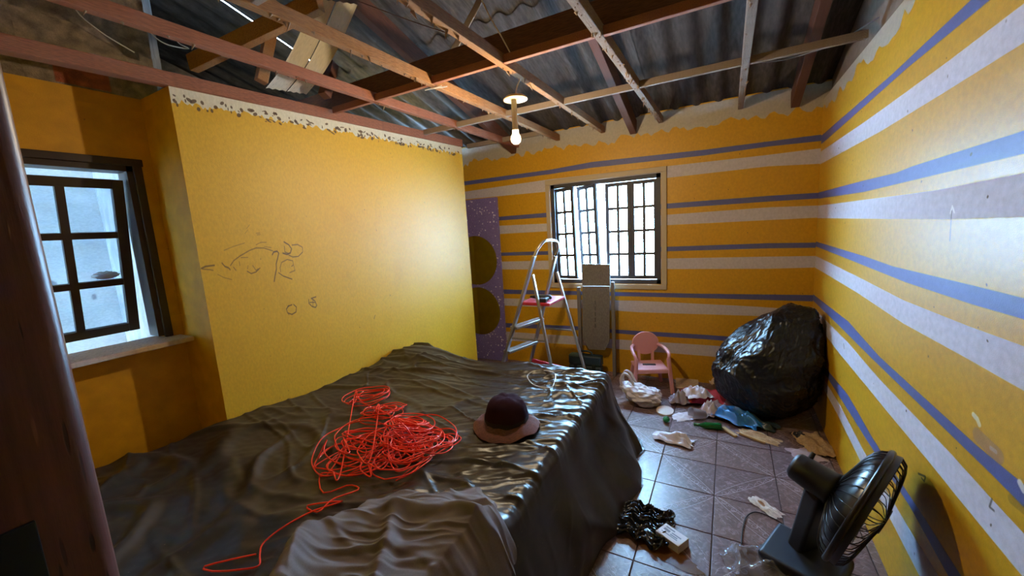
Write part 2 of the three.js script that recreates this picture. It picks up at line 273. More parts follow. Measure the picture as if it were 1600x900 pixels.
// ---- front wall with the doorway the photograph is taken from, and the hallway behind it
const JX = -0.55, JZ = -0.108;
{
  const m = paintY(0.14, 14);
  solo('wall_front', slab([[XL - 0.15, 0], [JX - 0.07, 0], [JX - 0.07, 2.15], [0.37, 2.15], [0.37, 0], [XR, 0], [XR, roofY(0)], [XL - 0.15, roofY(0)]], [], 0.15, V(1, 0, 0), V(0, 1, 0), V(0, 0, 1), V(0, 0, JZ + 0.004)), m, 'yellow wall with the open doorway', 'wall', { kind: 'structure' });
  solo('wall_hall_end', box(XR + 3.3, roofY(HALL), 0.12, (XR - 3.0) / 2, roofY(HALL) / 2, HALL + 0.06), m, 'yellow end wall of the hallway behind the doorway', 'wall', { kind: 'structure' });
  solo('wall_hall_left', box(0.12, HW + 0.4, HALL - 0.05, XL - 0.08, HW / 2 + 0.2, 0.05 + (HALL - 0.05) / 2), m, 'yellow hallway wall beside the doorway', 'wall', { kind: 'structure' });
  // door frame
  const wood = plain('#5e342b', { amount: 0.4, scale: 60, stretch: 0.6, per: 0.5, rough: 0.34, bump: 0.0012, extra: (g, w, h) => { specks(g, w, h, 40, 90, '#1c0d0a', 1, 7); specks(g, w, h, 6, 91, '#9a6a4c', 1, 4); } });
  const df = thing('door_1', 'dark reddish brown wooden door frame with worn glossy edge', 'door frame', [0, 0, 0], { kind: 'structure' });
  const jamb = (x) => { const g = new RoundedBoxGeometry(0.07, 2.12, 0.19, 4, 0.014); return g.translate(x, 1.06, JZ + 0.085); };
  mesh('jamb', jamb(JX - 0.035), wood, df); mesh('jamb', jamb(0.335), wood, df); mesh('head', rbox(0.99, 0.07, 0.19, -0.125, 2.155, JZ + 0.085, 0.012), wood, df);
  mesh('strike_plate', rbox(0.004, 0.22, 0.06, JX + 0.001, 1.255, -0.042, 0.001), flat('#1e2a2e', 0.4, { metalness: 0.6 }), df).userData.label = 'dark teal metal plate';
}

// ---- roof: corrugated fibre cement sheets with a few open laps
const woodRed = plain('#8a5236', { amount: 0.5, scale: 26, stretch: 0.25, per: 0.4, rough: 0.8, bump: 0.002, seed: 41 });
const woodTan = plain('#96683a', { amount: 0.65, scale: 18, stretch: 0.3, per: 0.4, rough: 0.85, bump: 0.004, seed: 42, extra: (g, w, h) => { specks(g, w, h, 90, 93, '#4a2e16', 1, 5); specks(g, w, h, 60, 94, '#c2a07a', 1, 3); } });
const woodDusty = plain('#9a8676', { amount: 0.7, scale: 10, stretch: 0.4, per: 0.3, rough: 0.95, bump: 0.006, seed: 43, extra: (g, w, h) => { specks(g, w, h, 160, 95, '#4c3c30', 1, 5); specks(g, w, h, 120, 96, '#d0c4b4', 1, 4); } });
const woodDark = plain('#5a3626', { amount: 0.5, scale: 26, stretch: 0.25, per: 0.5, rough: 0.88, seed: 44 });
{
  const roof = thing('ceiling', 'dark weathered corrugated roof sheets above open ceiling battens', 'roof', [0, 0, 0], { kind: 'structure' });
  const mats = [plain('#4a4543', { amount: 0.5, scale: 40, stretch: 0.4, per: 0.9, rough: 0.92, seed: 51 }), plain('#433e3d', { amount: 0.5, scale: 40, stretch: 0.4, per: 0.9, rough: 0.92, seed: 52 })];
  const sheet = (x0, x1, z0, z1, lift) => {
    const n = Math.round((x1 - x0) / 0.177 * 8), top = [], g = grid(n, 1, (u, v) => { const x = x0 + (x1 - x0) * u, z = z0 + (z1 - z0) * v; return V(x, roofY(z) + 0.05 + lift + 0.022 * Math.cos(x / 0.177 * Math.PI * 2), z); }, 2);
    const h = grid(n, 1, (u, v) => { const x = x1 + (x0 - x1) * u, z = z0 + (z1 - z0) * v; return V(x, roofY(z) + 0.058 + lift + 0.022 * Math.cos(x / 0.177 * Math.PI * 2), z); }, 2);
    return mergeGeometries([g, h]);
  };
  const cols = [[-4.55, -3.19], [-3.18, -3.09], [-3.08, -2.0], [-2.01, -1.14], [-1.15, -0.62], [-0.63, 0.44], [0.43, 1.0]];
  const rows = [[-4.45, -2.6, 0], [-2.75, -1.0, 0.012], [-1.15, 0.6, 0.024], [0.45, 1.75, 0.036]];
  cols.forEach(([a, b], i) => rows.forEach(([z0, z1, l], j) => {
    let zz1 = z1, aa = a, bb = b; if (i < 2 && j > 1) return; if (i < 2 && j === 1) zz1 = -1.1; if (i === 2 && j > 1) aa = -3.25; if (i < 2 && j === 0) bb += 0.02;
    mesh('roof_sheet', sheet(aa, bb, z0, zz1, l + (i % 2) * 0.006), mats[(i + j) % 2], roof);
  }));
}

// ---- ceiling frame
const BY = 2.5;                                                     // underside of the battens
const battenX = [-2.11, -1.62, -1.12, -0.57, 0.076];
{
  const mats = [woodRed, woodTan, woodTan, woodDusty, woodDusty], crumbs = flat('#8a7460', 1);
  const labels = ['reddish brown ceiling batten next to the partition', 'tan ceiling batten carrying loose splinters', 'tan ceiling batten the bulb hangs from', 'grey dusty ceiling batten covered in cobweb crumbs', 'pale dusty ceiling batten next to the striped wall'];
  battenX.forEach((x, i) => { const bt = solo('ceiling_batten', bar(V(x + (i < 2 ? 0.02 : 0), BY + 0.03, ZB), V(x - (i < 2 ? 0.03 : 0), BY + 0.03, HALL), 0.042, 0.06), mats[i], labels[i], 'batten', { kind: 'structure', group: 'long ceiling battens' });
    const bits = [], n = [30, 60, 70, 90, 40][i];
    for (let k = 0; k < n; k++) { const z = ZB + 0.1 + rand() * 3.4, w = 0.004 + rand() * 0.008, h = 0.006 + rand() * rand() * 0.05; bits.push(new THREE.ConeGeometry(w, h, 4).rotateX(Math.PI + (rand() - 0.5)).rotateZ((rand() - 0.5) * 0.9).translate(x + (rand() - 0.5) * 0.04, BY - h / 2 + 0.004, z)); }
    mesh('dust_crumbs', mergeGeometries(bits), crumbs, bt).userData.kind = 'stuff'; });
  const cross = [[-2.45, [0, 1, 2, 3, 4]], [-3.35, [0, 1, 2, 3, 4]], [-3.8, [0, 1]], [-1.35, [2, 3, 4]]];
  const zc = [on(690, 130, 'y', BY).z, on(900, 160, 'y', BY).z, -3.75, -1.0];
  cross.forEach(([, spans], r) => spans.forEach((k) => {
    const xa = k === 0 ? -2.52 : battenX[k - 1] + 0.021, xb = battenX[k] - 0.021, z = zc[r] + (rand() - 0.5) * 0.02;
    solo('ceiling_nogging', bar(V(xa, BY + 0.025, z), V(xb, BY + 0.025, z), 0.03, 0.045), r === 0 ? woodRed : woodDusty, 'short cross batten fitted between two long ceiling battens', 'batten', { kind: 'structure', group: 'short cross battens' });
  }));
  solo('ceiling_nogging', bar(V(battenX[4] + 0.021, BY + 0.025, zc[1]), V(XR, BY + 0.025, zc[1]), 0.03, 0.045), woodDusty, 'short cross batten reaching the striped wall', 'batten', { kind: 'structure' });
  // wall plate over the partition and the recess
  const dir = PA.clone().sub(PB).normalize(), end = PA.clone().addScaledVector(dir, 1.02);
  solo('wall_plate', bar(V(PB.x - 0.015, HW + 0.035, PB.z), V(end.x - 0.015, HW + 0.035, end.z), 0.07, 0.07), woodRed, 'reddish brown timber plate along the top of the partition', 'beam', { kind: 'structure' });
  // rafters follow the roof
  for (const x of [-2.13, -0.82, 0.46]) solo('rafter', bar(V(x, roofY(ZB) - 0.06, ZB), V(x, roofY(HALL) - 0.06, HALL), 0.06, 0.13), woodDark, x < -2 ? 'dark rafter over the partition side of the room' : x < 0 ? 'dark rafter over the middle of the room' : 'dark rafter next to the striped wall', 'rafter', { kind: 'structure' });
  // tie beam and posts in the roof space
  solo('tie_beam', bar(V(-4.4, 2.62, zc[0] - 0.05), V(XR + 0.05, 2.62, zc[0] - 0.05), 0.05, 0.13), woodDark, 'dark deep tie beam crossing above the cross battens', 'beam', { kind: 'structure' });
  const pa = on(300, 100, 'y', 2.66), pb = on(470, 20, 'y', 2.9);
  solo('roof_strut', bar(pa, on(500, 3, 'y', 2.80), 0.05, 0.09), woodTan, 'tan timber strut crossing beneath the pale plastic plank', 'beam', { kind: 'structure' });
  solo('roof_strut', bar(on(408, 128, 'y', 2.56), on(432, 5, 'y', 3.05), 0.05, 0.06), woodTan, 'upright tan timber post in front of the roof slits', 'beam', { kind: 'structure' });
  solo('roof_strut', bar(on(507, 150, 'y', 2.56), on(520, 100, 'y', 2.8), 0.06, 0.06), woodDark, 'short dark post behind the pale plastic plank', 'beam', { kind: 'structure' });
  solo('roof_strut', bar(on(700, 95, 'y', 2.66), on(750, 0, 'y', 3.0), 0.02, 0.035), woodDusty, 'thin dusty slat sloping up to the roof', 'beam', { kind: 'structure' });
  // plastic ceiling plank left lying in the roof space
  const q = [[415, 138, 2.60], [480, 148, 2.60], [560, 8, 2.98], [490, -2, 2.98]].map(([x, y, h]) => on(x, y, 'y', h));
  const plank = thing('plastic_plank', 'pale bent plastic ceiling plank lying in the roof space', 'plank');
  const pvc = plain('#cfc7b4', { amount: 0.1, scale: 20, rough: 0.5, extra: (g, w, h) => specks(g, w, h, 12, 97, '#2c2013', 1, 4) });
  for (const s of [0, 1]) mesh('plank_half', grid(6, 16, (u, v) => { const a = (s + u * 0.95) / 2, p = q[0].clone().lerp(q[1], a).lerp(q[3].clone().lerp(q[2], a), v); p.y -= 0.05 * Math.sin(v * Math.PI); p.y += 0.006 * Math.abs(Math.sin(u * Math.PI * 3)); return p; }), pvc, plank);
}

// ---------------------------------------------------------------- lamp
{
  const z = -2.3, at = on(806, 216, 'z', z), L = thing('pendant_bulb', 'bare glowing bulb under a round cream ceiling rose', 'lamp', [at.x, at.y, at.z]);
  const cream = flat('#cdb88c', 0.5), white = flat('#d8cdb8', 0.5);
  mesh('ceiling_rose', new THREE.LatheGeometry([[0.0, 0.018], [0.03, 0.018], [0.06, 0.012], [0.074, 0.0], [0.074, -0.008], [0.055, -0.01], [0.035, -0.004], [0.0, -0.004]].map((p) => new THREE.Vector2(...p)), 40).translate(0.012, 0.232, 0), cream, L);
  mesh('hanger', tube([V(0.012, 0.25, 0), V(0.03, 0.3, 0), V(battenX[2] - at.x, BY - at.y + 0.01, 0)], 0.004, 12, 6), white, L);
  mesh('lamp_holder', new THREE.LatheGeometry([[0.0, 0.225], [0.017, 0.225], [0.018, 0.06], [0.021, 0.055], [0.021, 0.03], [0, 0.03]].map((p) => new THREE.Vector2(...p)), 24), white, L);
  const glow = new THREE.MeshStandardMaterial({ color: '#fff0d0', emissive: new THREE.Color().setRGB(1, 0.76, 0.42), emissiveIntensity: 6, roughness: 0.4 });
  mesh('bulb', new THREE.LatheGeometry([[0, -0.038], [0.016, -0.035], [0.029, -0.022], [0.033, -0.005], [0.03, 0.012], [0.02, 0.028], [0.016, 0.036], [0, 0.036]].map((p) => new THREE.Vector2(...p)), 24), glow, L);
  const pl = new THREE.PointLight(new THREE.Color().setRGB(1, 0.79, 0.50), BULB_INTENSITY); pl.name = 'bulb_light'; pl.castShadow = true; pl.shadow.radius = 1.3; L.add(pl);
}
// ---------------------------------------------------------------- windows
const frameWood = plain('#2b1913', { amount: 0.5, scale: 20, stretch: 0.3, per: 0.4, rough: 0.5, seed: 71 });
const glassMat = new THREE.MeshPhysicalMaterial({ color: '#e8f0f4', transmission: 1, thickness: 0, roughness: 0.05, ior: 1.45 });
// a sash of nx by ny panes with its lower left corner at the origin of `parent`
function sash(parent, w, h, nx, ny, { stile = 0.045, muntin = 0.022, t = 0.03, mat = frameWood, glass = glassMat } = {}) {
  for (const x of [stile / 2, w - stile / 2]) mesh('stile', rbox(stile, h, t, x, h / 2, 0, 0.003, 1), mat, parent);
  for (const y of [stile / 2, h - stile / 2]) mesh('rail', rbox(w - 2 * stile, stile, t, w / 2, y, 0, 0.003, 1), mat, parent);
  const iw = w - 2 * stile, ih = h - 2 * stile, pw = (iw - (nx - 1) * muntin) / nx, ph = (ih - (ny - 1) * muntin) / ny;
  for (let i = 1; i < nx; i++) mesh('muntin', box(muntin, ih, t * 0.7, stile + i * pw + (i - 0.5) * muntin, h / 2, 0), mat, parent);
  for (let j = 1; j < ny; j++) for (let i = 0; i < nx; i++) mesh('muntin', box(pw, muntin, t * 0.7, stile + i * (pw + muntin) + pw / 2, stile + j * ph + (j - 0.5) * muntin, 0), mat, parent);
  const pane = box(pw, ph, 0.003);
  for (let i = 0; i < nx; i++) for (let j = 0; j < ny; j++) { const p = mesh('pane', pane, glass, parent); p.position.set(stile + i * (pw + muntin) + pw / 2, stile + j * (ph + muntin) + ph / 2, 0); }
}
{
  const w = thing('window_1', 'four leaf wooden casement window in the striped wall, overexposed daylight', 'window', [0, 0, ZB], { kind: 'structure' });
  const wd = plain('#3c3a40', { amount: 0.4, scale: 20, per: 0.4, rough: 0.6, seed: 72 });
  const F = 0.04, W = WX1 - WX0, H = WY1 - WY0;
  mesh('frame', mergeGeometries([box(F, H, 0.13, WX0 + F / 2, WY0 + H / 2, -0.07), box(F, H, 0.13, WX1 - F / 2, WY0 + H / 2, -0.07), box(W, F, 0.13, (WX0 + WX1) / 2, WY0 + F / 2, -0.07), box(W, F, 0.13, (WX0 + WX1) / 2, WY1 - F / 2, -0.07)]), wd, w);
  for (const [x, y, ww, hh] of [[WX0 - 0.03, (WY0 + WY1) / 2, 0.05, H + 0.008], [WX1 + 0.03, (WY0 + WY1) / 2, 0.05, H + 0.008], [(WX0 + WX1) / 2, WY0 - 0.03, W + 0.11, 0.05], [(WX0 + WX1) / 2, WY1 + 0.03, W + 0.11, 0.05]]) mesh('casing', rbox(ww, hh, 0.02, x, y, 0.008, 0.004, 1), flat('#b9a78c', 0.6), w);
  const lw = 0.258, lh = H - 2 * F - 0.01;
  const leaves = [[WX0 + 0.045, 0.022, 0.30, 0.0], [-1.40, 0.035, 0.42, 0.0], [-1.125, 0, 0, 0], [-0.868, 0, 0, 0]];
  leaves.forEach(([x, roll, yaw]) => {
    const s = new THREE.Group(); s.name = 'casement'; s.position.set(x, WY0 + F + 0.005, -0.05); s.rotation.set(0, -yaw, roll); w.add(s);
    sash(s, lw, lh, 2, 4, { stile: 0.036, muntin: 0.026, mat: wd });
  });
}
{
  const w = thing('window_2', 'dark brown awning window tilted outwards in the side recess', 'window', [XL, 0, 0], { kind: 'structure' });
  const z0 = -1.04, z1 = -0.22, y0 = 1.09, y1 = 2.09, F = 0.035;
  mesh('frame', mergeGeometries([box(0.12, y1 - y0, F, -0.06, (y0 + y1) / 2, z0 + F / 2), box(0.12, y1 - y0, F, -0.06, (y0 + y1) / 2, z1 - F / 2), box(0.12, F, z1 - z0, -0.06, y1 - F / 2, (z0 + z1) / 2)]), frameWood, w);
  const s = new THREE.Group(); s.name = 'sash'; s.position.set(-0.045, y1 - F - 0.045, z0 + F + 0.012); w.add(s);
  const inner = { add: null };
  // local x runs along +z of the room, y up; hinged at the top and pushed out at the bottom
  s.rotation.order = 'YXZ'; s.rotation.set(0, -Math.PI / 2, 0);
  const sh = 0.9, sw = z1 - z0 - 2 * F - 0.024, tilt = 0.2;
  sash(s, sw, sh, 3, 3, { stile: 0.05, muntin: 0.035, t: 0.034 });
  for (const c of s.children) c.geometry = c.geometry.clone().translate(c.position.x, c.position.y - sh, c.position.z).rotateX(-tilt), c.position.set(0, 0, 0);
  const stone = plain('#b9a59a', { amount: 0.35, scale: 20, per: 0.35, rough: 0.6, extra: (g, a, b) => specks(g, a, b, 50, 98, '#2f2118', 1, 6) });
  solo('window_sill', rbox(0.3, 0.03, 0.86, -2.985, 1.062, -0.685, 0.008), stone, 'dirty pinkish stone sill under the awning window', 'sill', { kind: 'structure' });
  // reveal casing strips
  mesh('casing', rbox(0.02, 1.02, 0.04, 0.008, 1.59, z0 - 0.012, 0.004, 1), frameWood, w); mesh('casing', rbox(0.02, 0.04, 0.9, 0.008, 2.105, -0.63, 0.004, 1), frameWood, w);
  solo('cloth_scrap', lump(10, (v) => V(v.x * 0.018 - 0.01, v.y * 0.02 * (1 + 0.4 * N(v.x * 3, v.y * 3, v.z * 3)), v.z * 0.055 * (1 + 0.25 * N(v.x * 2, v.y * 2, v.z * 4)))).translate(...on(166, 430, 'x', -3.175).toArray()), flat('#dfe2e8', 0.8), 'small crumpled white cloth stuck on the awning window bar', 'cloth');
}
solo('alley_roof', box(1.3, 0.05, 4.45, -3.72, 2.83, 0.985), plain('#8a8884', { per: 1, rough: 0.95, seed: 83 }), 'thin grey cover over the alley outside the side window', 'roof', { kind: 'structure' });
solo('alley_wall', box(1.15, 2.25, 0.12, -3.65, 1.0, 3.15), plain('#a9adb4', { per: 1, rough: 0.95, seed: 84 }), 'grey wall closing the far end of the alley', 'wall', { kind: 'structure' });
// outside: ground and the neighbour's wall in the alley
solo('ground', box(6.6, 0.1, 9.2, -1.7, -0.2, -1.3), plain('#a8a49c', { per: 2, rough: 0.95 }), 'pale concrete ground outside the house', 'ground', { kind: 'structure' });
solo('neighbour_wall', box(0.14, 2.9, 4.45, -4.25, 1.35, 0.985), plain('#c3c8d0', { per: 1.1, size: 512, amount: 0.28, scale: 90, rough: 0.95, bump: 0.01, seed: 81, extra: (g, w, h) => { g.fillStyle = '#5a5f6c'; g.globalAlpha = 0.7; g.beginPath(); g.ellipse(w * 0.5, h * 0.3, 26, 20, 0.3, 0, 7); g.fill(); g.globalAlpha = 1; specks(g, w, h, 40, 82, '#6a7080', 1, 5); } }), 'bluish white plastered neighbour wall seen through the awning window', 'wall', { kind: 'structure' });

// ---------------------------------------------------------------- bed under the tarpaulin
const crease = (n, w) => Math.exp(-((n / w) ** 2));
const faceX = (z) => PB.x + (z - PB.z) / (PA.z - PB.z) * (PA.x - PB.x);
const BED = { x0: -2.63, x1: -0.735, z0: -2.585, z1: -0.16, h: 0.545 };
const bedTop = (x, z) => {
  const edge = smooth(-1.75, -0.8, x), far = smooth(-1.7, -2.5, z);
  const wx = 0.25 * N(x * 0.9, z * 0.9, 31), wz = 0.2 * N(x * 0.9, z * 0.9, 32);
  let y = BED.h + 0.018 * N(x * 1.1, z * 1.3, 2);
  y += 0.024 * far * crease(N(x * 0.35 + 3, z * 3.2 + x * 0.45 + wz, 4), 0.22) + 0.012 * far * crease(N(x * 0.6, z * 6 + x * 0.5 + wz, 5), 0.2);
  y += 0.013 * (1 - far) * crease(N(x * 0.9 + wx, z * 1.9 + x * 0.8 + wz, 8), 0.14) + 0.007 * crease(N(x * 1.4 + wx * 2, z * 3.6 - x * 0.8 + wz, 9), 0.12);
  y += 0.0115 * edge * crease(N(x * 2.2 + wx, z * 7 + x * 3.5, 6), 0.3) + 0.006 * edge * crease(N(x * 4.0, z * 14 + x * 8, 7), 0.35);
  y += 0.0012 * N(x * 14, z * 20, 12);
  const near = smooth(-1.5, -0.7, z) * smooth(-1.3, -2.0, x);
  y += 0.03 * near * crease(N(x * 1.2 + z * 0.6, z * 1.7 - x * 1.3, 15), 0.2) + 0.016 * near * N(x * 2, z * 2, 16);
  y += 0.085 * Math.exp(-(((x + 2.4) / 0.42) ** 2) - (((z + 2.5) / 0.3) ** 2));
  return y;
};
{
  const bed = thing('bed', 'wide bed base hidden beneath the dark tarpaulin', 'bed', [0, 0, 0]);
  mesh('mattress', rbox(1.68, 0.24, 2.3, -1.63, 0.36, -1.39, 0.05), flat('#6b625c', 0.9), bed);
  mesh('bed_base', rbox(1.66, 0.16, 2.26, -1.63, 0.16, -1.39, 0.02), flat('#3e2c22', 0.8), bed);
  for (const x of [-2.4, -0.88]) for (const z of [-2.4, -0.4]) mesh('leg', box(0.07, 0.08, 0.07, x, 0.04, z), flat('#2c1e16', 0.8), bed);
  const A0 = BED.x0, A1 = BED.x1 + 0.62, B0 = BED.z0 - 0.6, B1 = BED.z1;
  const g = grid(420, 420, (u, v) => {
    const b = B0 + (B1 - B0) * v, a0 = Math.max(faceX(Math.max(b, BED.z0)), -2.74) + (b < BED.z0 ? 0.035 : 0.014), a = a0 + (A1 - a0) * u;
    // the right edge wanders a little
    const xe = BED.x1 + 0.012 * N(b * 3, 1, 1), ze = BED.z0 + 0.012 * N(a * 3, 2, 1) - 0.05 * smooth(-2.0, -2.5, a);
    const da = Math.max(0, a - xe), db = Math.max(0, ze - b), d = Math.hypot(da, db), x = Math.min(a, xe), z = Math.max(b, ze);
    let y = bedTop(x, z); const P = V(x, y, z);
    if (d > 0) {
      const r = 0.05, ox = da / d, oz = -db / d;
      let out, drop;
      if (d < r * 1.57) { const t = d / r; out = r * Math.sin(t); drop = r * (1 - Math.cos(t)); } else { const e = d - r * 1.57; out = r + e * 0.22 + 0.12 * smooth(0.12, 0.5, e) * (0.55 + 0.45 * N(b * 1.7, a * 0.4, 30)); drop = r + e * 0.97; }
      const along = da > db ? b : a, fold = smooth(0.04, 0.4, d) * (0.03 * N(along * 1.7, d * 0.7, 21) + 0.012 * crease(N(along * 1.8 + d * 1.2, d * 1.1, 22), 0.2) + 0.002 * crease(N(along * 4, d * 3, 23), 0.2));
      P.x += ox * (out + fold); P.z += oz * (out + fold); P.y += (BED.h - y) * smooth(0, 0.16, d) - drop; if (P.y < 0.006) { P.y = 0.006 + 0.006 * (0.5 + 0.5 * N(a * 9, b * 9)); }
    }
    return P;
  }, 3);
  const tarp = plain('#2b231d', { amount: 0.4, scale: 40, size: 512, per: 1, rough: 0.36, seed: 101, extra: (c, w, h) => { const r = rng(12); for (let i = 0; i < 90; i++) { c.globalAlpha = 0.07; c.fillStyle = r() < 0.7 ? '#6b5b48' : '#15130f'; c.beginPath(); c.ellipse(r() * w, r() * h, 6 + r() * 40, 3 + r() * 14, r() * 3, 0, 7); c.fill(); } c.globalAlpha = 1; specks(c, w, h, 60, 102, '#8a7a5c', 0.5, 1.6); } });
  solo('tarpaulin', g, tarp, 'wrinkled black plastic tarpaulin draped over the bed down to the floor', 'tarpaulin');
}
const top = (px, py, lift = 0) => { let p = on(px, py, 'y', BED.h); for (let i = 0; i < 4; i++) p = on(px, py, 'y', bedTop(p.x, p.z) + lift); return p; };
// blanket heap
{
  const c = [[430, 905], [560, 752], [712, 722], [800, 800], [775, 845], [835, 930]];
  const A = on(428, 915, 'y', 0.6), Bp = on(575, 785, 'y', 0.6), C = on(738, 748, 'y', 0.6), D = on(830, 905, 'y', 0.6);
  const E = on(300, 1150, 'y', 0.6), Fp = on(800, 1150, 'y', 0.6);
  const left = new THREE.CatmullRomCurve3([Bp, A.clone().lerp(Bp, 0.5), A, E]), right = new THREE.CatmullRomCurve3([C, on(802, 808, 'y', 0.6), on(772, 850, 'y', 0.6), Fp]);
  const g = grid(160, 200, (u, v) => {
    const p = left.getPoint(v).lerp(right.getPoint(v), u); const e = Math.min(u, 1 - u, v * 0.8);
    p.x += 0.02 * N(v * 6, u * 3, 2) * (1 - smooth(0, 0.15, e)); p.z += 0.02 * N(v * 6, u * 3, 5) * (1 - smooth(0, 0.15, e));
    const s = smooth(-0.01, 0.09, e), w = p.x * 0.8 + 0.35 * N(p.x * 1.5, p.z * 1.5, 41);
    const q = 0.22 * N(p.x * 1.3, p.z * 1.3, 42);
    let y = 0.012 + s * (0.03 + 0.03 * (0.5 + 0.5 * N(p.x * 2.2, p.z * 2.2, 44)) + 0.055 * crease(N(p.x * 0.9 + q, p.z * 1.6 + p.x * 1.2 + q, 43), 0.3) + 0.03 * crease(N(p.x * 1.5 + q, p.z * 1.7 - p.x + q, 47), 0.25) + 0.005 * crease(N(p.x * 4, p.z * 5 + p.x * 3, 48), 0.3));
    y += s * 0.04 * smooth(0.0, 0.5, v);
    const bx = p.x > BED.x1 ? Math.max(0.02, bedTop(BED.x1, p.z) - (p.x - BED.x1) * 1.4) : bedTop(p.x, p.z);
    p.y = bx + y; return p;
  }, 2);
  const m = plain('#736a68', { amount: 0.14, scale: 8, size: 256, per: 0.3, rough: 0.95, seed: 111, spec: 0.2 }); m.sheen = 0.35; m.sheenColor = new THREE.Color('#8a7c78'); m.sheenRoughness = 0.5;
  solo('blanket', g, m, 'rumpled grey brown fleece blanket thrown over the tarpaulin', 'blanket');
}
// red cable coil
{
  const r = rng(202), pts = [];
  const c = (px, py, lift = 0.02) => top(px, py, lift);
  const groups = [[[600, 640], 0.12, 7, 0.06], [[640, 690], 0.15, 12, 0.09], [[575, 690], 0.13, 7, 0.05], [[545, 705], 0.15, 3, 0.03], [[625, 720], 0.13, 8, 0.05], [[680, 690], 0.12, 6, 0.05], [[640, 675], 0.10, 12, 0.12], [[575, 618], 0.11, 6, 0.07], [[560, 720], 0.15, 3, 0.03]];
  let ang = 0;
  for (const [[px, py], R, turns, H] of groups) {
    const o = c(px, py);
    for (let t = 0; t < turns; t++) {
      const rr = R * (0.45 + 1.0 * r() * (0.5 + r() * 0.6)), ex = 0.7 + 0.6 * r(), ph = r() * 3.1, cx = o.x + (r() - 0.5) * R * 0.8, cz = o.z + (r() - 0.5) * R * 0.8, h0 = r() * H, tx = (r() - 0.5) * 0.4;
      for (let k = 0; k < 12; k++) {
        ang += Math.PI * 2 / 12; const lx = Math.cos(ang) * rr * ex, lz = Math.sin(ang) * rr, x = cx + lx * Math.cos(ph) - lz * Math.sin(ph), z = cz + lx * Math.sin(ph) + lz * Math.cos(ph);
        pts.push(V(x, bedTop(x, z) + 0.006 + h0 * (0.6 + 0.4 * Math.sin(ang + ph)) + Math.max(0, tx * lx), z));
      }
    }
  }
  for (const [x, y] of [[500, 742], [505, 770], [545, 758], [560, 765], [520, 780], [497, 800], [480, 790], [535, 783], [490, 798], [445, 822], [412, 848], [406, 866], [404, 884], [375, 890], [335, 893], [316, 887], [345, 878], [400, 866]]) pts.push(c(x, y, 0.008));
  solo('cable_coil', tube(pts, 0.0032, pts.length * 5, 5), flat('#f0341a', 0.35), 'tangled orange red cable coil lying on the tarpaulin', 'cable');
  const w = [[868, 586], [866, 598], [860, 606], [842, 604], [830, 598], [824, 588], [830, 582], [848, 579], [862, 581]].map(([x, y]) => top(x, y, 0.012));
  solo('string_loop', tube(w, 0.0032, 60, 6, true), flat('#cfd2d6', 0.5), 'thin white string loop lying on the tarpaulin', 'string');
}
// bucket hat
{
  const o = top(793, 668), H = thing('bucket_hat', 'dark plum felt bucket hat with brown floppy brim on tarpaulin', 'hat', [o.x, o.y + 0.002, o.z]);
  const wob = (g, k) => { const p = g.attributes.position; for (let i = 0; i < p.count; i++) { const x = p.getX(i), y = p.getY(i), z = p.getZ(i), a = Math.atan2(z, x), rr = Math.hypot(x, z); p.setXYZ(i, x * (1 + 0.05 * N(a, y * 5, 3)) , y + k * rr * rr * (0.9 * Math.sin(a * 2 + 1) + 0.6 * N(Math.cos(a) * 2, Math.sin(a) * 2, 7)) + 0.006 * N(x * 18, y * 18, z * 18), z * 0.95); } g.computeVertexNormals(); return g; };
  const crown = flat('#2e1a26', 1, { specularIntensity: 0.2 });
  mesh('crown', wob(new THREE.LatheGeometry([[0.118, 0.045], [0.117, 0.07], [0.112, 0.1], [0.104, 0.128], [0.091, 0.15], [0.072, 0.165], [0.045, 0.174], [0.02, 0.177], [0.0005, 0.177]].map((p) => new THREE.Vector2(...p)), 48), 0.2), crown, H);
  mesh('hat_band', wob(new THREE.LatheGeometry([[0.1195, 0.046], [0.1205, 0.06], [0.1185, 0.072]].map((p) => new THREE.Vector2(...p)), 48), 0.2), flat('#1d1418', 0.9), H);
  mesh('brim', wob(new THREE.LatheGeometry([[0.117, 0.05], [0.135, 0.042], [0.16, 0.03], [0.182, 0.014], [0.183, 0.011], [0.16, 0.026], [0.135, 0.038], [0.116, 0.046]].map((p) => new THREE.Vector2(...p)), 48), 0.35), plain('#5e3a34', { amount: 0.6, scale: 6, rough: 0.95, seed: 115 }), H);
}

// ---------------------------------------------------------------- far end of the room
// glitter panel with round mirrors
{
  const z = ZB + 0.085, a = on(774, 308, 'z', z), cx = -2.70, hw = 0.345, P = thing('glitter_panel', 'tall purple glitter panel with two round mirrors leaning on striped wall', 'panel', [0, 0, 0]);
  const gl = plain('#7a6cae', { amount: 0.3, scale: 6, size: 512, per: 0.5, rough: 0.4, seed: 121, extra: (g, w, h) => { specks(g, w, h, 420, 122, '#a59ad2', 1.5, 4.5); specks(g, w, h, 260, 124, '#4c4478', 1.5, 5); specks(g, w, h, 60, 123, '#ffffff', 5, 12); } });
  mesh('board', slab(rect(cx - hw, 0.004, cx + hw, a.y), [], 0.03, V(1, 0, 0), V(0, 1, 0), V(0, 0, 1), V(0, 0, z - 0.03)), gl, P);
  const mir = new THREE.MeshStandardMaterial({ color: '#c8c49a', metalness: 1, roughness: 0.04 });
  for (const [px, py] of [[752, 407], [753, 486]]) { const q = on(px, py, 'z', z); mesh('round_mirror', new THREE.CylinderGeometry(0.298, 0.3, 0.006, 48).rotateX(Math.PI / 2).translate(cx, q.y, z + 0.003), mir, P).userData.label = 'round mirror disc'; }
}
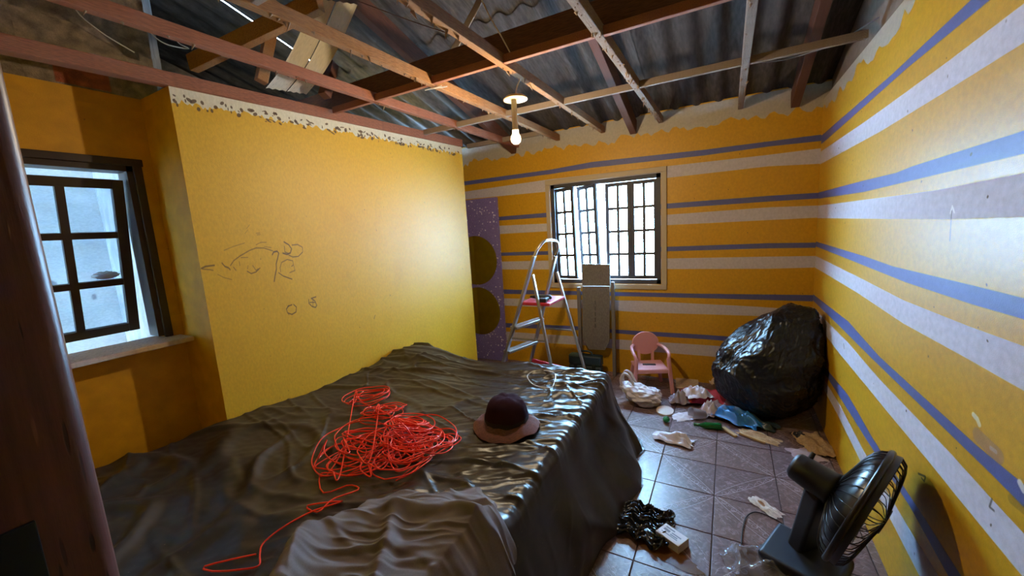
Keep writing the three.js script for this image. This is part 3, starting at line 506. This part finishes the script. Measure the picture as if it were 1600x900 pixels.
// step ladder
{
  const L = thing('step_ladder', 'aluminium step ladder with red platform standing behind the bed', 'ladder', [0, 0, 0]), alu = plain('#a9a49e', { amount: 0.3, scale: 14, rough: 0.38, seed: 131, extra: (g, w, h) => specks(g, w, h, 30, 132, '#e8e2d6', 1, 4) }); alu.metalness = 0.75;
  const red = flat('#a5202e', 0.5), zn = -3.05, zf = -3.45;
  const line = (a, b, z) => { const p = on(a[0], a[1], 'z', z), q = on(b[0], b[1], 'z', z), k = (p.y - 0.01) / (p.y - q.y); return [p, p.clone().lerp(q, k)]; };
  const r1 = line([835, 400], [787, 565], zn), r3 = line([868, 400], [830, 562], zf), r2 = line([832, 429], [862, 575], zn), r4 = line([870, 425], [915, 582], zf);
  const N1 = V(0, 0, 1);
  for (const r of [r1, r3]) mesh('front_rail', bar(r[0], r[1], 0.05, 0.024, V(1, 0.3, 0)), alu, L);
  for (const r of [r2, r4]) mesh('rear_rail', bar(r[0], r[1], 0.03, 0.022, V(1, -0.2, 0)), alu, L);
  const mid = r1[0].clone().lerp(r3[0], 0.5), dy = on(852, 377, 'z', (zn + zf) / 2).y - mid.y;
  mesh('top_hoop', tube([r1[0], r1[0].clone().add(V(0.035, 0.07, -0.02)), r1[0].clone().lerp(r3[0], 0.25).add(V(0.06, dy, 0)), r1[0].clone().lerp(r3[0], 0.75).add(V(0.06, dy, 0)), r3[0].clone().add(V(0.035, 0.07, 0.02)), r3[0]], 0.013, 40, 10), alu, L);
  for (const y of [0.245, 0.48, 0.715]) { const f = (r) => r[0].clone().lerp(r[1], (r[0].y - y) / (r[0].y - r[1].y)); mesh('step', bar(f(r1), f(r3), 0.085, 0.026, V(0, 1, 0)), alu, L); }
  const yp = 0.94, f = (r) => r[0].clone().lerp(r[1], (r[0].y - yp) / (r[0].y - r[1].y)), a = f(r1), b = f(r4);
  mesh('platform', rbox(b.x - a.x + 0.03, 0.028, zn - zf - 0.03, (a.x + b.x) / 2, yp, (zn + zf) / 2, 0.008), red, L).userData.label = 'red plastic platform';
  for (const r of [r1, r2, r3, r4]) mesh('foot', rbox(0.055, 0.03, 0.035, r[1].x, 0.015, r[1].z, 0.006), flat('#1c1a1a', 0.8), L);
  for (const [p, q] of [[r1, r2], [r3, r4]]) { const h = (r, y) => r[0].clone().lerp(r[1], (r[0].y - y) / (r[0].y - r[1].y)); mesh('spreader', bar(h(p, 0.62), h(q, 0.62), 0.004, 0.016), alu, L); }
  mesh('brace', bar(on(829, 562, 'z', zf), on(914, 584, 'z', zf), 0.02, 0.035), red, L).userData.label = 'red cross brace';
  // tools on the platform
  const T = thing('cordless_drill', 'dark cordless drill lying on the ladder platform', 'drill', [(a.x + b.x) / 2 + 0.02, yp + 0.014, (zn + zf) / 2 + 0.03]);
  mesh('body', new THREE.CapsuleGeometry(0.022, 0.12, 6, 14).rotateZ(Math.PI / 2).translate(0, 0.024, 0), flat('#26282c', 0.5), T); mesh('chuck', new THREE.CylinderGeometry(0.01, 0.018, 0.05, 14).rotateZ(Math.PI / 2).translate(-0.105, 0.024, 0), flat('#3a3c40', 0.35, { metalness: 0.6 }), T); mesh('grip', rbox(0.035, 0.03, 0.1, 0.05, 0.016, 0.06, 0.01), flat('#26282c', 0.6), T); mesh('battery', rbox(0.07, 0.036, 0.045, 0.05, 0.019, 0.12, 0.008), flat('#17181a', 0.5), T);
}
// board under the window
{
  const z = ZB + 0.09, P = (x, y) => { const p = on(x, y, 'z', z); return [p.x, p.y]; }, G = thing('folding_board', 'grey folded board with chamfered lower end standing under the window', 'board', [0, 0, 0]);
  const wd = plain('#6d6660', { amount: 0.35, scale: 20, stretch: 0.3, per: 0.5, rough: 0.7, seed: 141 });
  const ex = (pts, d, zz) => slab(pts, [], d, V(1, 0, 0), V(0, 1, 0), V(0, 0, 1), V(0, 0, zz));
  mesh('upper_panel', ex([P(911, 445), P(954, 446), P(954, 413), P(911, 412)], 0.022, z + 0.006), wd, G);
  mesh('lower_panel', ex([P(911, 447), P(911, 526), P(921, 545), P(946, 546), P(953, 532), P(953, 447)].reverse(), 0.022, z), wd, G);
  const post = (x0, y0, x1) => { const t = P(x0, y0); return rbox(0.035, t[1], 0.035, t[0], t[1] / 2, z + 0.02, 0.005); };
  mesh('post', post(905, 448), wd, G); mesh('post', post(958, 440), wd, G);
  const ml = flat('#4c4844', 0.7); for (let k = 0; k < 5; k++) { const [x, y] = P(931, 472 + k * 9); mesh('slot', rbox(0.012, 0.045, 0.006, x, y, z + 0.023, 0.002, 1), ml, G); }
}
// tool case
{
  const o = on(915, 590, 'y', 0), C = thing('tool_case', 'dark green plastic tool case with handle on the floor by striped wall', 'case', [on(915, 580, 'z', -3.9).x, 0, -3.92]);
  const m = flat('#1d2f33', 0.45);
  mesh('lower_shell', rbox(0.36, 0.12, 0.1, 0, 0.062, 0, 0.02, 3), m, C); mesh('upper_shell', rbox(0.36, 0.11, 0.1, 0, 0.178, 0, 0.02, 3), m, C);
  for (const x of [-0.1, 0.1]) mesh('latch', rbox(0.04, 0.05, 0.012, x, 0.12, 0.053, 0.004, 1), flat('#0f1a1c', 0.5), C);
  mesh('handle', tube([V(-0.07, 0.23, 0), V(-0.06, 0.262, 0), V(0, 0.27, 0), V(0.06, 0.262, 0), V(0.07, 0.23, 0)], 0.011, 24, 8), m, C);
}
// pink child's chair
{
  const o = on(1008, 596, 'y', 0), C = thing('child_chair', 'small pink plastic armchair for a child beside the tool case', 'chair', [-0.645, 0, -3.80], { turn: 0.42 }); C.scale.setScalar(0.94);
  const m = flat('#d79a9c', 0.45);
  mesh('seat', rbox(0.31, 0.022, 0.28, 0, 0.245, 0.01, 0.01, 3), m, C);
  const apron = rbox(0.3, 0.035, 0.012, 0, 0.228, 0.145, 0.005); mesh('apron', apron, m, C);
  for (const s of [-1, 1]) {
    mesh('leg', bar(V(s * 0.155, 0.36, 0.13), V(s * 0.185, 0.0, 0.165), 0.038, 0.03, V(0, 0, 1), 0.01), m, C);
    mesh('leg', bar(V(s * 0.125, 0.25, -0.12), V(s * 0.165, 0.0, -0.16), 0.034, 0.03, V(0, 0, 1), 0.01), m, C);
    mesh('armrest', tube([V(s * 0.155, 0.345, 0.13), V(s * 0.166, 0.385, 0.115), V(s * 0.17, 0.405, 0.05), V(s * 0.158, 0.42, -0.06), V(s * 0.125, 0.425, -0.125)], 0.017, 24, 8), m, C);
  }
  const back = new THREE.Shape(); back.absellipse(0, 0, 0.13, 0.115, 0, Math.PI * 2);
  const bg = new THREE.ExtrudeGeometry(back, { depth: 0.014, bevelEnabled: true, bevelSize: 0.006, bevelThickness: 0.005, bevelSegments: 2, curveSegments: 32 });
  mesh('backrest', bg.translate(0, 0.44, -0.15).applyMatrix4(new THREE.Matrix4().makeTranslation(0, 0, 0)), m, C);
  for (const x of [-0.07, 0.07]) mesh('back_post', bar(V(x, 0.24, -0.125), V(x, 0.4, -0.142), 0.03, 0.016, V(0, 0, 1), 0.005), m, C);
  solo('pocket_comb', rbox(0.12, 0.008, 0.03, 0, 0, 0, 0.003, 1).rotateY(0.3).translate(-0.64, 0.247, -3.78), flat('#23252a', 0.5), 'small dark comb lying on the seat of the pink chair', 'comb');
}
// large black rubbish bag in the corner
{
  const plastic = new THREE.MeshPhysicalMaterial({ color: '#0b0e13', roughness: 0.32, side: THREE.DoubleSide });
  const zc = -3.6, cx = 0.275, W = 0.36, g = lump(60, (v) => {
    const h = v.y * 0.5 + 0.5, s = Math.hypot(v.x, v.z) || 1e-4;
    let r = Math.pow(Math.max(0, 1 - Math.pow(Math.abs(v.y), 2.6)), 0.42);
    const taper = 1 - 0.42 * smooth(0.55, 1, h);
    let x = v.x / s * r * W * taper, z = v.z / s * r * 0.33 * taper, y = h * 0.90;
    x += 0.17 * smooth(0.4, 1, h);
    const n = 0.04 * N(v.x * 1.3, v.y * 1.6, v.z * 1.3) + 0.012 * crease(N(v.x * 1.8 + v.y, v.y * 2.2, v.z * 1.8), 0.2) + 0.010 * crease(N(v.x * 4.2, v.y * 3.6 + v.x * 2, v.z * 4.2), 0.16) + 0.005 * crease(N(v.x * 9, v.y * 8 + v.x * 4, v.z * 9), 0.2) + 0.002 * N(v.x * 12, v.y * 12, v.z * 12);
    const k = 1 + n * 2.4; x *= k; z *= k; y = y * (1 + n * 0.6);
    x = Math.min(x + cx, XR - 0.012) - cx; if (z + zc < ZB + 0.02) z = ZB + 0.02 - zc;
    return V(x + cx, Math.max(0.004, y), z + zc);
  });
  solo('rubbish_bag', g, plastic, 'large bulging black rubbish bag slumped in the room corner', 'bag');
}
// white shopping bag
{
  const o = on(1003, 630, 'y', 0), m = new THREE.MeshPhysicalMaterial({ color: '#cdc8d2', roughness: 0.5, side: THREE.DoubleSide }), B = thing('shopping_bag', 'white plastic shopping bag with handles open on the floor', 'bag', [o.x, 0, o.z]);
  mesh('bag_body', lump(24, (v) => { const n = 1 + 0.16 * N(v.x * 2, v.y * 2, v.z * 2) + 0.035 * ridge(N(v.x * 2.6, v.y * 2.6, v.z * 2.6)); return V(v.x * 0.17 * n, Math.max(0.004, 0.075 + v.y * 0.085 * n + 0.06 * Math.max(0, -v.x)), v.z * 0.12 * n); }), m, B);
  for (const z of [0.035, -0.04]) mesh('handle', tube([V(-0.15, 0.1, z), V(-0.175, 0.2, z), V(-0.15, 0.265, z), V(-0.105, 0.255, z), V(-0.06, 0.17, z)], 0.012, 24, 6), m, B);
}
// ---------------------------------------------------------------- litter
function crumple(w, d, h, seed, n = 18) { return grid(n, n, (u, v) => { const x = (u - 0.5) * w, z = (v - 0.5) * d, e = 1 + 0.12 * N(u * 3, v * 3, seed); return V(x * e + 0.02 * w * N(v * 6, seed), Math.max(0.002, h * (0.4 + 0.35 * ridge(N(u * 1.5, v * 1.5, seed)) + 0.14 * N(u * 4, v * 4, seed + 1)) * (0.35 + 0.65 * smooth(0, 0.25, Math.min(u, v, 1 - u, 1 - v)))), z * e + 0.03 * d * N(u * 6, seed + 2)); }); }
function litter(name, px, py, w, d, h, turn, mat, label, category, seed, lift = 0) { const p = on(px, py, 'y', 0), g = crumple(w, d, h * 1.7, seed).rotateY(turn).translate(p.x, lift, p.z); return solo(name, g, mat, label, category); }
const paper = flat('#d3ccd4', 0.85), paper2 = flat('#b8a8b4', 0.85), card = plain('#b59a78', { amount: 0.25, scale: 20, rough: 0.9, seed: 151 });
{
  const cb = on(1072, 614, 'y', 0);
  solo('cardboard_sheet', rbox(0.2, 0.012, 0.24, 0, 0, 0, 0.002, 1).rotateY(0.1).translate(cb.x, 0.05, cb.z - 0.1).applyMatrix4(new THREE.Matrix4()), card, 'flat beige cardboard sheet raised on litter near the pink chair', 'cardboard');
  solo('cardboard_carton', rbox(0.19, 0.042, 0.22, 0, 0.022, 0, 0.002, 1).rotateY(0.1).translate(cb.x, 0, cb.z - 0.1), plain('#9a8264', { rough: 0.9, seed: 152 }), 'squashed beige carton beneath the cardboard sheet', 'carton');
  litter('plastic_wrap', 1060, 630, 0.16, 0.14, 0.09, 0.3, flat('#9c96a4', 0.5), 'crumpled grey plastic wrap beside the carton', 'plastic', 1);
  litter('red_cloth', 1098, 626, 0.36, 0.26, 0.08, 0.2, flat('#b0303c', 0.8), 'crumpled red cloth beside the rubbish bag', 'cloth', 2);
  litter('paper_sheet', 1090, 632, 0.21, 0.17, 0.07, 0.5, paper, 'crumpled white paper on top of the red cloth', 'paper', 3, 0.07);
  litter('tissue', 1118, 606, 0.1, 0.07, 0.06, 0.1, flat('#c9b49c', 0.9), 'small cream tissue between red cloth and rubbish bag', 'tissue', 4, 0.03);
  litter('paper_sheet', 1118, 646, 0.24, 0.18, 0.07, 0.8, paper2, 'crumpled mauve paper beside the red cloth', 'paper', 5);
  litter('paper_sheet', 1067, 652, 0.17, 0.13, 0.02, 0.6, paper, 'flat white paper scrap near the green ball', 'paper', 6);
  litter('blue_packaging', 1150, 660, 0.36, 0.18, 0.075, -0.4, flat('#2c76b8', 0.4), 'bright blue plastic packaging in front of the rubbish bag', 'packaging', 7, 0.015);
  litter('dark_plastic', 1180, 663, 0.3, 0.14, 0.05, -0.35, flat('#2a3a3e', 0.35), 'dark teal plastic scrap beneath the blue packaging', 'plastic', 8);
  litter('paper_sheet', 1110, 648, 0.15, 0.13, 0.09, 1.1, paper, 'crumpled white paper beside the clear tub', 'paper', 18);
  let p = on(1090, 655, 'y', 0);
  const cup = thing('clear_tub', 'clear plastic tub lying among the litter', 'tub', [p.x, 0.045, p.z]); const cl = new THREE.MeshPhysicalMaterial({ color: '#c8c4cc', transmission: 0.6, thickness: 0, roughness: 0.3, side: THREE.DoubleSide });
  mesh('tub_wall', new THREE.LatheGeometry([[0.0, -0.055], [0.036, -0.055], [0.045, 0.055], [0.048, 0.057]].map((q) => new THREE.Vector2(...q)), 24).rotateZ(1.35).rotateY(0.5), cl, cup);
  p = on(1039, 645, 'y', 0); solo('round_lid', new THREE.CylinderGeometry(0.068, 0.07, 0.012, 32).rotateX(0.15).translate(p.x, 0.018, p.z), flat('#c8b8ac', 0.6), 'round cream plastic lid beside the shopping bag', 'lid');
  p = on(1041, 660, 'y', 0); solo('green_ball', lump(8, (v) => V(v.x * 0.026, 0.026 + v.y * 0.026 * (1 + 0.1 * N(v.x * 3, v.z * 3)), v.z * 0.026)).translate(p.x, 0, p.z), flat('#1f7a42', 0.35), 'small round green plastic ball on the tiles', 'ball');
  p = on(1107, 670, 'y', 0); const bt = thing('green_bottle', 'green glass bottle lying on the tiles among the litter', 'bottle', [p.x, 0.026, p.z], { turn: 0.2 });
  mesh('bottle_body', new THREE.LatheGeometry([[0, -0.09], [0.024, -0.088], [0.026, -0.08], [0.026, 0.02], [0.012, 0.06], [0.011, 0.09], [0, 0.09]].map((q) => new THREE.Vector2(...q)), 24).rotateZ(1.57), new THREE.MeshPhysicalMaterial({ color: '#1d7a3c', roughness: 0.12, transmission: 0.5, thickness: 0 }), bt);
  mesh('bottle_cap', new THREE.CylinderGeometry(0.013, 0.013, 0.016, 16).rotateZ(1.57).translate(-0.096, 0, 0), flat('#145c2c', 0.4), bt);
  const stick = (a, b, w, label) => { const p1 = on(...a, 'y', 0.012), p2 = on(...b, 'y', 0.012); solo('wood_stick', bar(p1, p2, w, 0.016), flat('#b99a6a', 0.8), label, 'stick'); };
  stick([1130, 668], [1150, 682], 0.03, 'short beige wooden offcut beside the green bottle'); stick([1155, 677], [1196, 692], 0.014, 'thin beige stick lying on the torn card');
  litter('torn_card', 1185, 684, 0.26, 0.1, 0.025, -0.35, card, 'torn beige card strip in front of the rubbish bag', 'card', 9);
  litter('milk_packet', 1052, 688, 0.28, 0.14, 0.05, -0.15, flat('#cfccd8', 0.5), 'flattened white plastic packet alone on the tiles', 'packet', 10);
  litter('torn_card', 1272, 696, 0.18, 0.3, 0.03, 0.3, card, 'torn brown card leaning by the striped wall', 'card', 11, 0.004);
  litter('paper_sheet', 1260, 712, 0.18, 0.16, 0.02, 0.4, paper2, 'torn pale paper beside the brown card', 'paper', 12);
  litter('dark_scrap', 1250, 684, 0.07, 0.12, 0.03, 0.4, flat('#22232c', 0.5), 'small dark scrap at the edge of the brown card', 'scrap', 13);
  const stained = plain('#cbbfb4', { amount: 0.2, rough: 0.85, seed: 161, extra: (g, w, h) => { g.fillStyle = '#8a5a34'; g.globalAlpha = 0.7; g.beginPath(); g.ellipse(w * 0.35, h * 0.5, 36, 26, 0, 0, 7); g.fill(); g.globalAlpha = 1; } });
  litter('stained_paper', 1196, 793, 0.17, 0.08, 0.015, -0.75, stained, 'torn white paper with rust stain near the fan', 'paper', 14);
  // white carton
  p = on(1050, 847, 'y', 0); const B = thing('medicine_box', 'small white cardboard box lying on the tiles beside black plastic', 'box', [p.x, 0, p.z], { turn: -0.5 });
  mesh('carton', rbox(0.13, 0.042, 0.085, 0, 0.022, 0, 0.002, 1), flat('#c8beba', 0.7), B);
  const print = tex(canvas(128, 84, (g, w, h) => { g.fillStyle = '#d0ccd0'; g.fillRect(0, 0, w, h); g.fillStyle = '#7d8090'; for (const [x, y, a, b] of [[14, 12, 50, 9], [14, 28, 34, 16], [58, 30, 52, 8], [58, 44, 40, 8], [14, 56, 90, 6]]) g.fillRect(x, y, a, b); }));
  mesh('printed_face', new THREE.PlaneGeometry(0.126, 0.081).rotateX(-Math.PI / 2).translate(0, 0.0436, 0), new THREE.MeshStandardMaterial({ map: print, roughness: 0.7 }), B).userData.label = 'grey printed top face';
  // black plastic on the floor
  const bp = new THREE.MeshPhysicalMaterial({ color: '#10141c', roughness: 0.22, side: THREE.DoubleSide });
  const q = on(1003, 822, 'y', 0); solo('black_plastic', grid(60, 60, (u, v) => { const x = (u - 0.5) * 0.3, z = (v - 0.5) * 0.27; return V(q.x + x * (1 + 0.1 * N(v * 3, 1)), Math.max(0.003, 0.02 + 0.022 * ridge(N(u * 1.6 + 2, v * 7 + u, 5)) + 0.01 * N(u * 6, v * 9)), q.z + z + 0.03 * N(u * 3, 4)); }), bp, 'shiny folded black plastic sheet on the tiles beside the bed', 'plastic');
  // rusty spill
  const s = on(1050, 868, 'y', 0), sp = new THREE.Shape(); for (let k = 0; k <= 40; k++) { const a = k / 40 * Math.PI * 2, rr = 1 + 0.3 * N(Math.cos(a) * 1.4, Math.sin(a) * 1.4, 3); sp[k ? 'lineTo' : 'moveTo'](Math.cos(a) * 0.17 * rr, Math.sin(a) * 0.05 * rr); }
  solo('rusty_spill', new THREE.ShapeGeometry(sp, 4).rotateX(-Math.PI / 2).rotateY(-0.3).translate(s.x - 0.03, 0.0015, s.z), flat('#5c3a1c', 0.25), 'rusty brown wet stain on the tiles beneath the white box', 'stain', { kind: 'stuff' });
  // clear wrapper and cord by the fan
  const wr = new THREE.MeshPhysicalMaterial({ color: '#d4dae4', transmission: 0.75, thickness: 0, roughness: 0.14, side: THREE.DoubleSide });
  litter('clear_wrapper', 1176, 884, 0.24, 0.2, 0.05, 0.4, wr, 'crinkled clear plastic wrapper in front of the fan', 'wrapper', 15);
}
// fan tipped against the striped wall
{
  const black = flat('#0d0d10', 0.28), dk = flat('#141418', 0.45), navy = flat('#151a2a', 0.5);
  const c = on(1342, 790, 'x', 0.455), n = V(-0.86, 0.30, -0.40).normalize(), q = new THREE.Quaternion().setFromUnitVectors(V(0, 0, 1), n), F = thing('electric_fan', 'black electric fan tipped against the striped wall', 'fan', [0, 0, 0]);
  const put = (g) => g.applyQuaternion(q).translate(c.x, c.y, c.z);
  const R = 0.235, lathe = (pts) => new THREE.LatheGeometry(pts.map((p) => new THREE.Vector2(...p)), 48).rotateX(Math.PI / 2);
  mesh('cage_ring', put(new THREE.TorusGeometry(R, 0.012, 10, 64)), black, F);
  mesh('rear_shell', put(lathe([[0.062, 0.075], [0.1, 0.066], [0.17, 0.05], [0.215, 0.03], [R, 0.0], [R + 0.004, -0.03], [R - 0.012, -0.03]])), black, F).userData.label = 'ribbed rear cover';
  for (let k = 0; k < 36; k++) { const a = k / 36 * Math.PI * 2, p = (r, z) => V(Math.cos(a) * r, Math.sin(a) * r, z); mesh('guard_wire', put(tube([p(0.066, 0.079), p(0.1, 0.070), p(0.17, 0.054), p(0.215, 0.034), p(R, 0.005)], 0.0022, 8, 4)), black, F); }
  for (let k = 0; k < 40; k++) { const a = k / 40 * Math.PI * 2, p = (r, z) => V(Math.cos(a) * r, Math.sin(a) * r, z); mesh('guard_wire', put(tube([p(R, -0.03), p(0.2, -0.055), p(0.05, -0.075)], 0.002, 8, 4)), black, F); }
  mesh('front_badge', put(new THREE.CylinderGeometry(0.05, 0.05, 0.008, 32).rotateX(Math.PI / 2).translate(0, 0, -0.076)), black, F);
  mesh('motor_housing', put(lathe([[0.0, 0.235], [0.042, 0.232], [0.056, 0.218], [0.06, 0.18], [0.064, 0.1], [0.07, 0.07], [0.0, 0.07]])), dk, F);
  mesh('swing_knob', put(new THREE.CylinderGeometry(0.008, 0.01, 0.03, 12).translate(0.0, 0.07, 0.19)), dk, F);
  for (let k = 0; k < 3; k++) mesh('blade', put(grid(8, 8, (u, v) => { const a = k * 2.094 + (u - 0.5) * 1.1, r = 0.03 + 0.18 * v; return V(Math.cos(a) * r, Math.sin(a) * r, -0.01 + (u - 0.5) * 0.05); })), dk, F);
  const cd = [[1158, 855], [1160, 830], [1166, 808], [1180, 800], [1200, 806], [1222, 818], [1240, 836], [1256, 850]].map(([x, y]) => on(x, y, 'y', 0.006));
  mesh('power_cord', tube(cd, 0.003, 50, 6), flat('#121214', 0.6), F);
  const m0 = c.clone().addScaledVector(n, 0.12), base = V(0.30, 0.05, -2.0);
  mesh('neck', bar(m0.clone().add(V(0, -0.03, 0)), V(0.33, 0.07, -2.04), 0.11, 0.07, V(0, 1, 0.4), 0.015), dk, F);
  mesh('base', rbox(0.3, 0.06, 0.24, 0, 0, 0, 0.02, 3).rotateX(0.12).rotateY(-0.45).translate(0.33, 0.048, -1.98), navy, F).userData.label = 'dark navy plastic base';
}

// ---------------------------------------------------------------- wires
{
  const w = flat('#cfc6ba', 0.5), W = (name, pts, r, m, label) => solo(name, tube(pts, r, 60, 6), m, label, 'wire');
  W('white_cable', [on(750, -6, 'y', 2.75), on(765, 25, 'y', 2.68), on(785, 60, 'y', 2.6), on(800, 88, 'y', 2.535)], 0.004, w, 'white cable hanging from the roof down to a tan batten');
  W('loose_wire', [on(108, -5, 'x', -2.93), on(118, 14, 'x', -2.92), on(132, 30, 'x', -2.92), on(165, 55, 'x', -2.94), on(210, 82, 'x', -2.94)], 0.003, w, 'pale loose wire hanging on the patchy gable');
  W('loose_wire', [on(224, 34, 'x', -2.8), on(240, 56, 'x', -2.8), on(262, 70, 'x', -2.8), on(295, 76, 'x', -2.8), on(280, 68, 'x', -2.8), on(268, 52, 'x', -2.8), on(252, 45, 'x', -2.8)], 0.003, w, 'pale curled wire above the timber plate');
  W('thin_wire', [on(560, 2, 'y', 2.85), on(640, 32, 'y', 2.7), on(700, 52, 'y', 2.6), on(752, 68, 'y', 2.57)], 0.0025, flat('#5c4038', 0.8), 'thin brown wire slung below the rafters');
  W('long_cable', [on(1190, 97, 'y', 2.6), on(1230, 92, 'y', 2.58), on(1300, 70, 'y', 2.57), on(1355, 38, 'y', 2.6), on(1385, 20, 'y', 2.62)], 0.004, flat('#7c7a80', 0.7), 'grey cable running along the top of the striped wall');
  const spl = (a, b, l) => solo('wood_splinter', bar(on(...a, 'y', BY - 0.012), on(...b, 'y', BY - 0.004), 0.006, 0.004, V(0, 1, 0), 0), flat('#d8d0c4', 0.7), l, 'splinter', { group: 'pale splinters on the batten' });
  spl([664, 141], [690, 134], 'lower pale splinter sticking out under a tan ceiling batten'); spl([672, 139], [699, 135], 'upper pale splinter sticking out under a tan ceiling batten');
}

renderer.render(scene, camera);
